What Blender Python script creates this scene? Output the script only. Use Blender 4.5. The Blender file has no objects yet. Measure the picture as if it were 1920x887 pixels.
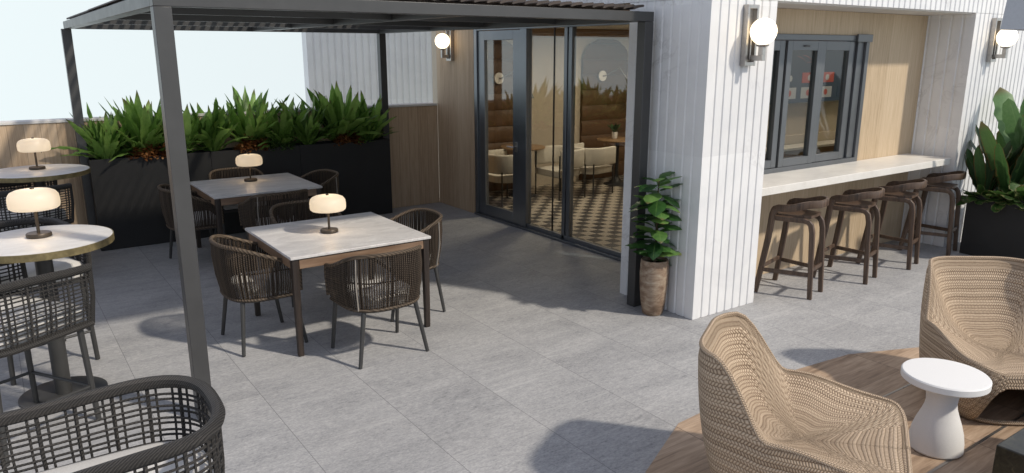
import bpy, math, random
from math import sin, cos, pi, radians
from mathutils import Vector, Matrix
random.seed(7)
S = bpy.context.scene
C = S.collection

# ------------------------------------------------------------------ mesh builder
class MB:
    def __init__(s): s.v = []; s.f = []; s.uv = None; s.sm = []
    def add(s, vs, fs, smooth=True):
        o = len(s.v); s.v += [tuple(v) for v in vs]
        for f in fs: s.f.append([i + o for i in f]); s.sm.append(smooth)
    def box(s, x0, x1, y0, y1, z0, z1, M=None):
        vs = [Vector((x, y, z)) for z in (z0, z1) for y in (y0, y1) for x in (x0, x1)]
        if M is not None: vs = [M @ v for v in vs]
        s.add(vs, [(0, 2, 3, 1), (4, 5, 7, 6), (0, 1, 5, 4), (2, 6, 7, 3), (0, 4, 6, 2), (1, 3, 7, 5)], False)
    def plan(s, outline, z0, z1, zs=None):
        n = len(outline); zl = [z0] + (zs or []) + [z1]
        vs = [(x, y, z) for z in zl for x, y in outline]
        fs = [tuple(range(n - 1, -1, -1)), tuple(range((len(zl) - 1) * n, len(zl) * n))]
        for k in range(len(zl) - 1):
            for i in range(n):
                j = (i + 1) % n
                fs.append((k * n + i, k * n + j, (k + 1) * n + j, (k + 1) * n + i))
        s.add(vs, fs, False)
    def sweep(s, path, sec, up=(0, 0, 1), scale=None, closed=False, smooth=True, fixed=False):
        """sec: list of (a,b) offsets; a along side, b along up-ish"""
        P = [Vector(p) for p in path]; n = len(P); m = len(sec); up = Vector(up); vs = []
        pn = None
        for i in range(n):
            if closed: t = P[(i + 1) % n] - P[i - 1]
            else: t = P[min(i + 1, n - 1)] - P[max(i - 1, 0)]
            t = t.normalized() if t.length > 1e-9 else Vector((0, 0, 1))
            if pn is None or fixed:
                a = t.cross(up)
                if a.length < 1e-3: a = t.cross(Vector((0, 1, 0)))
                a.normalize(); b = a.cross(t)
            else:
                b = pn - t * pn.dot(t); b.normalize(); a = t.cross(b)
            pn = b
            k = scale[i] if scale else 1
            for q in sec: vs.append(P[i] + a * q[0] * k + b * q[1] * k)
        fs = []
        for i in range(n if closed else n - 1):
            j = (i + 1) % n
            for q in range(m):
                r = (q + 1) % m
                fs.append((i * m + q, i * m + r, j * m + r, j * m + q))
        if not closed:
            fs.append(tuple(range(m - 1, -1, -1))); fs.append(tuple(range((n - 1) * m, n * m)))
        s.add(vs, fs, smooth)
    def tube(s, path, r, n=8, scale=None, closed=False):
        s.sweep(path, [(r * cos(2 * pi * k / n), r * sin(2 * pi * k / n)) for k in range(n)], scale=scale, closed=closed)
    def lathe(s, prof, n=32, c=(0, 0, 0), sx=1, sy=1, cap=True):
        m = len(prof); vs = [(c[0] + r * sx * cos(2 * pi * k / n), c[1] + r * sy * sin(2 * pi * k / n), c[2] + z) for k in range(n) for r, z in prof]
        fs = []
        for k in range(n):
            j = (k + 1) % n
            for i in range(m - 1): fs.append((k * m + i, j * m + i, j * m + i + 1, k * m + i + 1))
        if cap:
            if prof[0][0] > 1e-6: fs.append(tuple(k * m for k in range(n - 1, -1, -1)))
            if prof[-1][0] > 1e-6: fs.append(tuple(k * m + m - 1 for k in range(n)))
        s.add(vs, fs)
    def sphere(s, c, r, n=20, m=12, sz=1):
        s.lathe([(max(r * sin(pi * i / m), 1e-7), -r * sz * cos(pi * i / m)) for i in range(m + 1)], n, c, cap=False)
    def build(s, name, mat, parent=None, bevel=0, sharp=35, loc=None):
        me = bpy.data.meshes.new(name); me.from_pydata(s.v, [], s.f)
        me.polygons.foreach_set('use_smooth', [True] * len(s.f))
        me.set_sharp_from_angle(angle=radians(sharp))
        if s.uv:
            l = me.uv_layers.new(name='UVMap')
            for lp in me.loops: l.data[lp.index].uv = s.uv[lp.vertex_index]
        me.materials.append(mat); me.update()
        o = bpy.data.objects.new(name, me); C.objects.link(o)
        if parent is not None: o.parent = parent
        if loc: o.location = loc
        if bevel:
            b = o.modifiers.new('Bevel', 'BEVEL'); b.width = bevel; b.segments = 2; b.limit_method = 'ANGLE'; b.angle_limit = radians(50)
        return o

def rrect(w, h, r, n=3):
    out = []
    for cx, cy, a0 in ((w / 2 - r, h / 2 - r, 0), (-w / 2 + r, h / 2 - r, 90), (-w / 2 + r, -h / 2 + r, 180), (w / 2 - r, -h / 2 + r, 270)):
        for k in range(n + 1):
            a = radians(a0 + 90 * k / n); out.append((cx + r * cos(a), cy + r * sin(a)))
    return out
def sstep(a, b, x):
    t = min(1, max(0, (x - a) / (b - a))); return t * t * (3 - 2 * t)
def thing(name, label, cat, loc=(0, 0, 0), rz=0, group=None):
    o = bpy.data.objects.new(name, None); C.objects.link(o); o.empty_display_size = .1
    o.location = loc; o.rotation_euler = (0, 0, rz)
    tag(o, label, cat, group); return o
def tag(o, label=None, cat=None, group=None, kind=None):
    for k, v in (('label', label), ('category', cat), ('group', group), ('kind', kind)):
        if v: o[k] = v
    return o
def dup(root, loc, rz, label):
    r = root.copy(); C.objects.link(r); r.location = loc; r.rotation_euler = (0, 0, rz); r['label'] = label
    for ch in list(root.children):
        c = ch.copy(); C.objects.link(c); c.parent = r
        for g in list(ch.children):
            d = g.copy(); C.objects.link(d); d.parent = c
    return r

# ------------------------------------------------------------------ materials
class NT:
    def __init__(s, name):
        s.m = bpy.data.materials.new(name); s.m.use_nodes = True; s.t = s.m.node_tree
        s.b = s.t.nodes['Principled BSDF']; s.out = s.t.nodes['Material Output']
    def n(s, typ, **kw):
        x = s.t.nodes.new(typ)
        for k, v in kw.items():
            if k.startswith('i_'):
                key = k[2:]; key = int(key) if key.isdigit() else key
                x.inputs[key].default_value = v
            else: setattr(x, k, v)
        return x
    def l(s, a, b): s.t.links.new(a, b)
    def math(s, op, a, b=None, c=None):
        x = s.n('ShaderNodeMath', operation=op)
        for i, v in enumerate((a, b, c)):
            if v is None: continue
            if isinstance(v, (int, float)): x.inputs[i].default_value = v
            else: s.l(v, x.inputs[i])
        return x.outputs[0]
    def coord(s, kind='Object', scale=(1, 1, 1), rot=(0, 0, 0)):
        tc = s.n('ShaderNodeTexCoord'); mp = s.n('ShaderNodeMapping'); mp.inputs['Scale'].default_value = scale; mp.inputs['Rotation'].default_value = rot
        s.l(tc.outputs[kind], mp.inputs[0]); return mp.outputs[0]
    def noise(s, vec, scale, detail=4, rough=.55, dist=0):
        x = s.n('ShaderNodeTexNoise'); x.inputs['Scale'].default_value = scale; x.inputs['Detail'].default_value = detail
        x.inputs['Roughness'].default_value = rough; x.inputs['Distortion'].default_value = dist
        s.l(vec, x.inputs['Vector']); return x.outputs['Fac']
    def ramp(s, fac, stops):
        x = s.n('ShaderNodeValToRGB'); e = x.color_ramp.elements
        while len(e) < len(stops): e.new(.5)
        for i, (p, c) in enumerate(stops):
            e[i].position = p; e[i].color = (c[0], c[1], c[2], 1) if hasattr(c, '__len__') else (c, c, c, 1)
        s.l(fac, x.inputs[0]); return x.outputs[0]
    def mix(s, fac, a, b, mode='MIX'):
        x = s.n('ShaderNodeMix', data_type='RGBA', blend_type=mode)
        for i, v in ((0, fac), (6, a), (7, b)):
            if isinstance(v, (int, float)): x.inputs[i].default_value = v
            elif isinstance(v, tuple): x.inputs[i].default_value = (*v[:3], 1)
            else: s.l(v, x.inputs[i])
        return x.outputs[2]
    def base(s, v):
        if isinstance(v, tuple): s.b.inputs['Base Color'].default_value = (*v[:3], 1)
        else: s.l(v, s.b.inputs['Base Color'])
    def set(s, **kw):
        for k, v in kw.items():
            k = {'rough': 'Roughness', 'metal': 'Metallic', 'spec': 'Specular IOR Level', 'sheen': 'Sheen Weight', 'sub': 'Subsurface Weight', 'trans': 'Transmission Weight'}.get(k, k)
            if isinstance(v, (int, float)): s.b.inputs[k].default_value = v
            else: s.l(v, s.b.inputs[k])
        return s
    def bump(s, h, strength=.3, dist=.01):
        x = s.n('ShaderNodeBump'); x.inputs['Strength'].default_value = strength; x.inputs['Distance'].default_value = dist
        s.l(h, x.inputs['Height']); s.l(x.outputs[0], s.b.inputs['Normal'])

def plain(name, col, rough=.5, metal=0, var=.15, nscale=12, bump=0, spec=.5, bscale=None):
    m = NT(name); co = m.coord(); f = m.noise(co, nscale, 5)
    m.base(m.ramp(f, [(.3, tuple(c * (1 - var) for c in col)), (.7, tuple(min(1, c * (1 + var)) for c in col))]))
    m.set(rough=m.ramp(f, [(.3, rough * .9), (.7, min(1, rough * 1.1))]), metal=metal, spec=spec)
    if bump: m.bump(m.noise(co, bscale or nscale * 8, 3), bump, .004)
    return m.m

M = {}
M['metal'] = plain('charcoal_powder_coat', (.064, .063, .062), .38, .2, .08, 6, .05, bscale=900)
M['leg_metal'] = plain('grey_metal_leg', (.05, .049, .047), .45, .2, .1, 10)
M['strut'] = plain('pale_strut', (.30, .27, .235), .5, .1, .1, 20)
M['frame'] = plain('grey_aluminium_frame', (.125, .133, .142), .36, .35, .06, 5)
M['doorframe'] = plain('dark_bronze_frame', (.22, .235, .255), .36, .85, .06, 5)
M['nickel'] = plain('brushed_nickel', (.42, .40, .38), .3, .85, .08, 30)
M['planter'] = plain('black_fibre_planter', (.021, .0205, .02), .62, 0, .18, 4, .08, .35, 500)
M['soil'] = plain('dark_soil', (.03, .02, .014), .95, 0, .5, 40, .8)
M['bronze'] = plain('bronze_lamp_metal', (.075, .058, .042), .45, .5, .15, 25)
M['brass'] = plain('aged_brass_edge', (.22, .175, .085), .5, .45, .3, 30, .15)
M['black'] = plain('black_iron', (.02, .02, .021), .45, .2, .1, 15)
M['terrazzo'] = plain('white_cast_stone', (.76, .75, .73), .62, 0, .03, 160, .08, bscale=300)
M['canvas'] = plain('grey_canvas', (.42, .43, .45), .9, 0, .05, 200, .1)
M['white'] = plain('white_paint', (.72, .70, .67), .8, 0, .03, 3, .03)
M['beige'] = plain('warm_beige_plaster', (.50, .43, .34), .85, 0, .05, 4, .05)
M['soffit'] = plain('pale_soffit', (.62, .60, .57), .8, 0, .04, 3)
M['fabric'] = plain('offwhite_cushion', (.60, .58, .545), .95, 0, .06, 220, .25)
M['uphol'] = plain('beige_upholstery', (.60, .56, .49), .95, 0, .07, 150, .2)
M['leather'] = plain('tan_leather', (.105, .056, .026), .55, 0, .18, 14, .1)
M['screen_dark'] = plain('dark_screen', (.03, .033, .04), .3, 0, .05, 3)

def m_floor():
    m = NT('grey_stone_tile'); tc = m.coord('Object')
    sp = m.n('ShaderNodeSeparateXYZ'); m.l(tc, sp.inputs[0]); x, y = sp.outputs[0], sp.outputs[1]
    tx = m.math('FLOOR', m.math('DIVIDE', m.math('SUBTRACT', x, 1.2), .6225)); ty = m.math('FLOOR', m.math('DIVIDE', m.math('SUBTRACT', y, 3.15), 1.39))
    fx = m.math('FRACT', m.math('DIVIDE', m.math('SUBTRACT', x, 1.2), .6225)); fy = m.math('FRACT', m.math('DIVIDE', m.math('SUBTRACT', y, 3.15), 1.39))
    dx = m.math('MULTIPLY', m.math('SUBTRACT', .5, m.math('ABSOLUTE', m.math('SUBTRACT', fx, .5))), .6225)
    dy = m.math('MULTIPLY', m.math('SUBTRACT', .5, m.math('ABSOLUTE', m.math('SUBTRACT', fy, .5))), 1.39)
    # per tile offset of the veining
    wn = m.n('ShaderNodeTexWhiteNoise', noise_dimensions='2D'); cb = m.n('ShaderNodeCombineXYZ'); m.l(tx, cb.inputs[0]); m.l(ty, cb.inputs[1]); m.l(cb.outputs[0], wn.inputs['Vector'])
    off = m.n('ShaderNodeVectorMath', operation='SCALE'); m.l(wn.outputs['Color'], off.inputs[0]); off.inputs['Scale'].default_value = 9
    ad = m.n('ShaderNodeVectorMath', operation='ADD'); m.l(tc, ad.inputs[0]); m.l(off.outputs[0], ad.inputs[1])
    def mp(sc, rz):
        k = m.n('ShaderNodeMapping'); k.inputs['Scale'].default_value = sc; k.inputs['Rotation'].default_value = (0, 0, rz); m.l(ad.outputs[0], k.inputs[0]); return k.outputs[0]
    big = m.noise(mp((.8, 2.2, 1), .12), 2.2, 6, .6, .4)
    mid = m.noise(mp((1, 2.6, 1), .1), 21, 7, .74, .4)
    fine = m.noise(mp((1, 1.9, 1), .1), 60, 5, .75)
    st = m.noise(mp((.35, 5.2, 1), .16), 3.2, 6, .62, .9)
    sfac = m.ramp(st, [(.57, 0), (.64, .5), (.70, 1)])
    g = m.math('ADD', m.math('MULTIPLY', big, .26), m.math('ADD', m.math('MULTIPLY', mid, .46), m.math('MULTIPLY', fine, .50)))
    col = m.ramp(g, [(.45, (.165, .167, .174)), (.54, (.295, .294, .296)), (.63, (.37, .366, .363)), (.72, (.48, .47, .46))])
    col = m.mix(m.math('MULTIPLY', sfac, .4), col, (.54, .53, .51))
    col = m.mix(m.math('MULTIPLY', m.math('SUBTRACT', wn.outputs['Value'], .5), .12), col, (.1, .1, .1))
    grime = m.ramp(m.noise(tc, .9, 5, .6, .5), [(.5, 0), (.72, 1)]); col = m.mix(m.math('MULTIPLY', grime, .12), col, (.2, .19, .18))
    jx = m.math('LESS_THAN', dx, .0022); jy = m.math('LESS_THAN', dy, .003)
    col = m.mix(m.math('MULTIPLY', jx, .6), col, (.10, .10, .105)); col = m.mix(m.math('MULTIPLY', jy, .35), col, (.46, .45, .43))
    m.base(col); m.set(rough=m.ramp(g, [(.3, .52), (.7, .72)]), spec=.4)
    h = m.math('SUBTRACT', m.math('ADD', m.math('MULTIPLY', fine, .5), mid), m.math('MULTIPLY', jx, 2.2)); m.bump(h, .3, .004)
    return m.m
M['floor'] = m_floor()

def m_deck():
    m = NT('walnut_plank_tile'); tc = m.coord('Object'); sp = m.n('ShaderNodeSeparateXYZ'); m.l(tc, sp.inputs[0]); x, y = sp.outputs[0], sp.outputs[1]
    ly = m.math('DIVIDE', m.math('SUBTRACT', y, 1.61), .155); row = m.math('FLOOR', ly); fy = m.math('FRACT', ly)
    lx = m.math('DIVIDE', m.math('SUBTRACT', x, 1.2), .6225); fx = m.math('FRACT', lx); colx = m.math('FLOOR', lx)
    wn = m.n('ShaderNodeTexWhiteNoise', noise_dimensions='2D'); cb = m.n('ShaderNodeCombineXYZ'); m.l(colx, cb.inputs[0]); m.l(row, cb.inputs[1]); m.l(cb.outputs[0], wn.inputs['Vector'])
    off = m.n('ShaderNodeVectorMath', operation='SCALE'); m.l(wn.outputs['Color'], off.inputs[0]); off.inputs['Scale'].default_value = 7
    ad = m.n('ShaderNodeVectorMath', operation='ADD'); m.l(tc, ad.inputs[0]); m.l(off.outputs[0], ad.inputs[1])
    k = m.n('ShaderNodeMapping'); k.inputs['Scale'].default_value = (1.2, 14, 1); m.l(ad.outputs[0], k.inputs[0])
    g = m.noise(k.outputs[0], 3, 6, .62, .8)
    k2 = m.n('ShaderNodeMapping'); k2.inputs['Scale'].default_value = (1, 5, 1); m.l(ad.outputs[0], k2.inputs[0]); b = m.noise(k2.outputs[0], 1.7, 3)
    t = m.math('ADD', m.math('MULTIPLY', g, .7), m.math('ADD', m.math('MULTIPLY', b, .3), m.math('MULTIPLY', m.math('SUBTRACT', wn.outputs['Value'], .5), .16)))
    col = m.ramp(t, [(.34, (.205, .138, .09)), (.5, (.375, .265, .18)), (.68, (.52, .385, .275))])
    j = m.math('LESS_THAN', m.math('MULTIPLY', m.math('SUBTRACT', .5, m.math('ABSOLUTE', m.math('SUBTRACT', fy, .5))), .155), .0011)
    jx = m.math('LESS_THAN', m.math('MULTIPLY', m.math('SUBTRACT', .5, m.math('ABSOLUTE', m.math('SUBTRACT', fx, .5))), .6225), .002)
    jj = m.math('MAXIMUM', m.math('MULTIPLY', j, .45), jx)
    m.base(m.mix(m.math('MULTIPLY', jj, .8), col, (.035, .025, .02))); m.set(rough=m.ramp(g, [(.3, .42), (.7, .6)]), spec=.4)
    m.bump(m.math('SUBTRACT', g, m.math('MULTIPLY', jj, 1.5)), .2, .004); return m.m
M['deck'] = m_deck()

def m_clad(name, c0, c1, c2, pitch, axis, groove=.5):
    """vertical timber boards; axis 0: wall runs along x, 1: along y"""
    m = NT(name); tc = m.coord('Object'); sp = m.n('ShaderNodeSeparateXYZ'); m.l(tc, sp.inputs[0]); a = sp.outputs[axis]
    q = m.math('DIVIDE', a, pitch); row = m.math('FLOOR', q); fr = m.math('FRACT', q)
    wn = m.n('ShaderNodeTexWhiteNoise', noise_dimensions='1D'); m.l(row, wn.inputs['W'])
    cb = m.n('ShaderNodeCombineXYZ'); m.l(m.math('MULTIPLY', a, 34), cb.inputs[0]); m.l(m.math('MULTIPLY', row, 3.7), cb.inputs[1]); m.l(m.math('MULTIPLY', sp.outputs[2], 1.4), cb.inputs[2])
    g = m.noise(cb.outputs[0], 1.6, 6, .65, .5)
    cb2 = m.n('ShaderNodeCombineXYZ'); m.l(m.math('MULTIPLY', a, 160), cb2.inputs[0]); m.l(m.math('MULTIPLY', sp.outputs[2], 3), cb2.inputs[2]); fi = m.noise(cb2.outputs[0], 1.5, 3)
    t = m.math('ADD', m.math('MULTIPLY', g, .62), m.math('ADD', m.math('MULTIPLY', fi, .3), m.math('MULTIPLY', wn.outputs['Value'], .13)))
    col = m.ramp(t, [(.33, c0), (.5, c1), (.68, c2)])
    d = m.math('MULTIPLY', m.math('SUBTRACT', .5, m.math('ABSOLUTE', m.math('SUBTRACT', fr, .5))), pitch)
    j = m.math('LESS_THAN', d, .002)
    m.base(m.mix(m.math('MULTIPLY', j, groove), col, (.06, .042, .03))); m.set(rough=.58, spec=.35)
    m.bump(m.math('SUBTRACT', m.math('MULTIPLY', g, .5), m.math('MULTIPLY', j, 2 * groove)), .18, .004); return m.m
OAK = ((.33, .23, .145), (.48, .35, .23), (.58, .445, .31))
M['oak_x'] = m_clad('oak_boards_facing_front', *OAK, .15, 0)
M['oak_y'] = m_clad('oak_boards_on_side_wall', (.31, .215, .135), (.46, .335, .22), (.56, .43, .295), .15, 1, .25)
M['oak_bar'] = m_clad('oak_veneer_bar', (.36, .265, .165), (.50, .385, .255), (.59, .47, .33), .61, 0, .15)

def m_wood(name, c0, c1, axis=2, rough=.5, scale=1):
    m = NT(name); sc = [26, 26, 26]; sc[axis] = 2.2
    g = m.noise(m.coord('Object', tuple(sc)), 1.3 * scale, 6, .65, .6); m.base(m.ramp(g, [(.32, c0), (.68, c1)])); m.set(rough=m.ramp(g, [(.3, rough * .85), (.7, rough * 1.15)])); m.bump(g, .15, .003); return m.m
M['stool'] = m_wood('dark_walnut_stool', (.045, .028, .019), (.135, .086, .057), 2, .42)
M['tleg'] = m_wood('dark_table_timber', (.018, .012, .009), (.042, .028, .02), 2, .5)
M['apron'] = m_wood('mid_brown_apron', (.16, .095, .056), (.27, .175, .11), 0, .5)
M['cafe_wood'] = m_wood('cafe_table_oak', (.20, .12, .06), (.33, .21, .115), 0, .4)

def m_flute(veins=.45):
    m = NT('fluted_white_marble'); tc = m.coord('Object'); sp = m.n('ShaderNodeSeparateXYZ'); m.l(tc, sp.inputs[0]); z = sp.outputs[2]
    lay = m.math('ADD', m.math('GREATER_THAN', z, 1.34), m.math('GREATER_THAN', z, 2.49))
    k = m.n('ShaderNodeCombineXYZ'); m.l(sp.outputs[0], k.inputs[0]); m.l(m.math('ADD', sp.outputs[1], m.math('MULTIPLY', lay, 5)), k.inputs[1]); m.l(z, k.inputs[2])
    cloud = m.noise(k.outputs[0], 2.2, 5, .6, .8)
    vn = m.noise(k.outputs[0], 2.6, 7, .62, .7); v = m.math('ABSOLUTE', m.math('SUBTRACT', vn, .5)); vein = m.ramp(v, [(0, 1), (.012, .55), (.03, 0)])
    vm = m.ramp(m.noise(k.outputs[0], 1.3, 2), [(.5, 0), (.68, 1)])
    col = m.ramp(cloud, [(.3, (.70, .70, .70)), (.55, (.765, .762, .755)), (.75, (.80, .798, .79))])
    tone = m.math('MULTIPLY', m.math('COMPARE', lay, 1.0, .1), .10); col = m.mix(tone, col, (.34, .33, .33))
    col = m.mix(m.math('MULTIPLY', m.math('MULTIPLY', vein, vm), veins), col, (.35, .33, .32))
    m.base(col); m.set(rough=m.ramp(cloud, [(.3, .48), (.7, .62)]), spec=.4); m.bump(m.noise(k.outputs[0], 60, 4), .06, .004); return m.m
M['flute'] = m_flute(); M['flute_plain'] = m_flute(.05)

def m_stone(name, a, b, c, rough=.4):
    m = NT(name); co = m.coord('Object'); cl = m.noise(m.coord('Object', (1, 2.4, 1), (0, 0, .5)), 3.2, 7, .62, 1.2); fi = m.noise(co, 45, 4)
    t = m.math('ADD', m.math('MULTIPLY', cl, .75), m.math('MULTIPLY', fi, .25)); col = m.ramp(t, [(.34, a), (.5, b), (.66, c)])
    m.base(col); m.set(rough=m.ramp(fi, [(.3, rough * .9), (.7, rough * 1.15)])); return m.m
M['top_stone'] = m_stone('grey_marble_top', (.47, .45, .43), (.60, .575, .55), (.72, .695, .665))
M['round_stone'] = m_stone('pale_stone_top', (.56, .535, .50), (.64, .615, .58), (.72, .70, .665))
M['counter'] = m_stone('cream_quartz', (.66, .63, .575), (.73, .70, .645), (.78, .755, .70), .35)
def m_dark_stone():
    m = NT('dark_green_granite'); co = m.coord('Object'); n = m.noise(co, 28, 6, .7, 1); n2 = m.noise(co, 9, 4)
    t = m.math('ADD', m.math('MULTIPLY', n, .7), m.math('MULTIPLY', n2, .3)); m.base(m.ramp(t, [(.4, (.012, .012, .009)), (.56, (.035, .034, .022)), (.7, (.095, .085, .045))])); m.set(rough=.32); return m.m
M['granite'] = m_dark_stone()
def m_pot():
    m = NT('weathered_clay_pot'); co = m.coord('Object', (1, 1, 2.2)); n = m.noise(co, 9, 7, .68, .6); n2 = m.noise(m.coord('Object', (1, 1, 4)), 4, 4)
    t = m.math('ADD', m.math('MULTIPLY', n, .65), m.math('MULTIPLY', n2, .35)); m.base(m.ramp(t, [(.34, (.11, .07, .045)), (.47, (.24, .16, .105)), (.58, (.36, .28, .20)), (.7, (.47, .41, .33))])); m.set(rough=.75); m.bump(n, .4, .01); return m.m
M['pot'] = m_pot()

def m_leaf(name, dark, mid, light, edge=None, rough=.42):
    m = NT(name); g = m.n('ShaderNodeNewGeometry'); co = m.coord('Object'); uv = m.n('ShaderNodeTexCoord'); sp = m.n('ShaderNodeSeparateXYZ'); m.l(uv.outputs['UV'], sp.inputs[0])
    n = m.noise(co, 38, 4, .6); t = m.math('ADD', m.math('MULTIPLY', g.outputs['Random Per Island'], .6), m.math('MULTIPLY', n, .4))
    col = m.ramp(t, [(.15, dark), (.5, mid), (.9, light)])
    a = m.math('ABSOLUTE', m.math('SUBTRACT', sp.outputs[0], .5))
    col = m.mix(m.math('MULTIPLY', m.ramp(a, [(.0, 1), (.05, 0)]), .45), col, light)
    tip = m.math('MULTIPLY', m.ramp(m.math('ADD', sp.outputs[1], m.math('MULTIPLY', n, .06)), [(.9, 0), (.98, 1)]), m.math('GREATER_THAN', g.outputs['Random Per Island'], .62))
    col = m.mix(m.math('MULTIPLY', tip, .75), col, (.16, .11, .05))
    if edge: col = m.mix(m.math('MULTIPLY', m.ramp(m.math('ADD', a, m.math('MULTIPLY', m.math('SUBTRACT', n, .5), .35)), [(.4, 0), (.5, 1)]), .8), col, edge)
    m.base(col); m.set(rough=rough, spec=.5); m.bump(m.math('ADD', n, m.math('MULTIPLY', m.math('SINE', m.math('MULTIPLY', sp.outputs[1], 90)), .12)), .25, .005)
    tr = m.n('ShaderNodeBsdfTranslucent'); m.l(col, tr.inputs[0]); mx = m.n('ShaderNodeMixShader'); mx.inputs[0].default_value = .4
    m.l(m.b.outputs[0], mx.inputs[1]); m.l(tr.outputs[0], mx.inputs[2]); m.l(mx.outputs[0], m.out.inputs[0]); return m.m
M['leaf'] = m_leaf('fern_green', (.055, .125, .022), (.165, .31, .055), (.36, .53, .14))
M['ficus'] = m_leaf('ficus_green', (.02, .062, .018), (.06, .155, .038), (.21, .36, .095), None, .32)
M['banana'] = m_leaf('banana_green', (.04, .1, .04), (.085, .18, .065), (.17, .29, .12))
M['redge'] = m_leaf('red_edged_green', (.018, .045, .015), (.045, .105, .03), (.10, .18, .055), (.15, .06, .025))
M['varieg'] = m_leaf('variegated_green', (.03, .07, .015), (.06, .13, .03), (.13, .22, .06), (.42, .40, .2))
M['croton'] = m_leaf('copper_croton', (.07, .022, .008), (.22, .08, .025), (.5, .24, .08))
M['stem'] = plain('brown_stem', (.09, .065, .035), .8, 0, .2, 30)

def m_weave():
    m = NT('woven_rattan'); tc = m.n('ShaderNodeTexCoord'); sp = m.n('ShaderNodeSeparateXYZ'); m.l(tc.outputs['UV'], sp.inputs[0]); u, v = sp.outputs[0], sp.outputs[1]
    wob = m.noise(m.coord('Object'), 7, 3); v2 = m.math('ADD', v, m.math('MULTIPLY', m.math('SUBTRACT', wob, .5), .012))
    q = m.math('DIVIDE', v2, .019); row = m.math('FLOOR', q); fv = m.math('FRACT', q)
    sgn = m.math('SUBTRACT', m.math('MULTIPLY', m.math('FLOORED_MODULO', row, 2), 2), 1)
    p = m.math('FRACT', m.math('ADD', m.math('DIVIDE', u, .0118), m.math('MULTIPLY', m.math('MULTIPLY', fv, sgn), .6)))
    h = m.math('MULTIPLY', m.math('POWER', m.math('SINE', m.math('MULTIPLY', fv, pi)), .34), m.math('ADD', .15, m.math('MULTIPLY', m.math('POWER', m.math('SINE', m.math('MULTIPLY', p, pi)), .8), .85)))
    band = m.math('ADD', .5, m.math('MULTIPLY', m.math('SINE', m.math('MULTIPLY', v2, 2 * pi / .057)), .5))
    n = m.noise(m.coord('Object'), 90, 3)
    wn = m.n('ShaderNodeTexWhiteNoise', noise_dimensions='1D'); m.l(row, wn.inputs['W'])
    t = m.math('ADD', m.math('MULTIPLY', h, .58), m.math('ADD', m.math('MULTIPLY', band, .1), m.math('ADD', m.math('MULTIPLY', n, .2), m.math('MULTIPLY', wn.outputs['Value'], .16))))
    m.base(m.ramp(t, [(.2, (.10, .064, .039)), (.48, (.36, .262, .175)), (.8, (.60, .468, .335))])); m.set(rough=.62, spec=.3)
    m.bump(m.math('ADD', h, m.math('MULTIPLY', band, .7)), .75, .007); return m.m
M['weave'] = m_weave()
def m_rope(name, c0, c1, freq=260, bump=.6):
    m = NT(name); co = m.coord('Object'); w = m.n('ShaderNodeTexWave', wave_type='BANDS', bands_direction='DIAGONAL'); m.l(co, w.inputs[0]); w.inputs['Scale'].default_value = freq / 6.28; w.inputs['Distortion'].default_value = 1.5
    g = m.n('ShaderNodeNewGeometry'); n = m.noise(co, 14, 3)
    t = m.math('ADD', m.math('MULTIPLY', w.outputs['Fac'], .4), m.math('ADD', m.math('MULTIPLY', g.outputs['Random Per Island'], .35), m.math('MULTIPLY', n, .25)))
    m.base(m.ramp(t, [(.2, c0), (.8, c1)])); m.set(rough=.68, spec=.35); m.bump(w.outputs['Fac'], bump, .003); return m.m
M['rope'] = m_rope('brown_rope', (.02, .0145, .010), (.088, .063, .043))
M['rope_rim'] = m_rope('brown_wrapped_rim', (.04, .028, .018), (.15, .11, .075), 130, .9)
M['cord'] = m_rope('charcoal_cord', (.018, .017, .016), (.052, .047, .043), 260)
M['cord_rim'] = m_rope('charcoal_wrapped_rim', (.018, .017, .016), (.066, .060, .054), 300, .9)
def m_checker():
    m = NT('diamond_floor_tiles'); sp = m.n('ShaderNodeSeparateXYZ'); m.l(m.coord('Object'), sp.inputs[0]); x, y = sp.outputs[0], sp.outputs[1]
    a = m.math('FLOOR', m.math('DIVIDE', m.math('MULTIPLY', x, 1.0), .15)); b = m.math('FLOOR', m.math('DIVIDE', y, .15))
    f = m.math('FLOORED_MODULO', m.math('ADD', a, b), 2); m.base(m.mix(f, (.50, .44, .36), (.04, .034, .03))); m.set(rough=.35); return m.m
M['checker'] = m_checker()
def emit(name, col, st, base=(.8, .78, .74), rough=.35):
    m = NT(name); m.base(base); m.set(rough=rough); m.b.inputs['Emission Color'].default_value = (*col, 1); m.b.inputs['Emission Strength'].default_value = st; return m.m
M['globe'] = emit('lit_opal_globe', (1, .80, .52), 2.6)
M['shade'] = emit('lit_opal_shade', (1, .78, .52), .16, (.55, .53, .49), .3)
_n = M['shade'].node_tree; _t = _n.nodes.new('ShaderNodeBsdfTranslucent'); _t.inputs[0].default_value = (.9, .86, .78, 1); _x = _n.nodes.new('ShaderNodeMixShader'); _x.inputs[0].default_value = .5
_n.links.new(_n.nodes['Principled BSDF'].outputs[0], _x.inputs[1]); _n.links.new(_t.outputs[0], _x.inputs[2]); _n.links.new(_x.outputs[0], _n.nodes['Material Output'].inputs[0])
M['fill_lamp'] = emit('added_fill_lamp', (1, .8, .58), 6)  # glow of the fill lamps added inside the cafe
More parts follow.
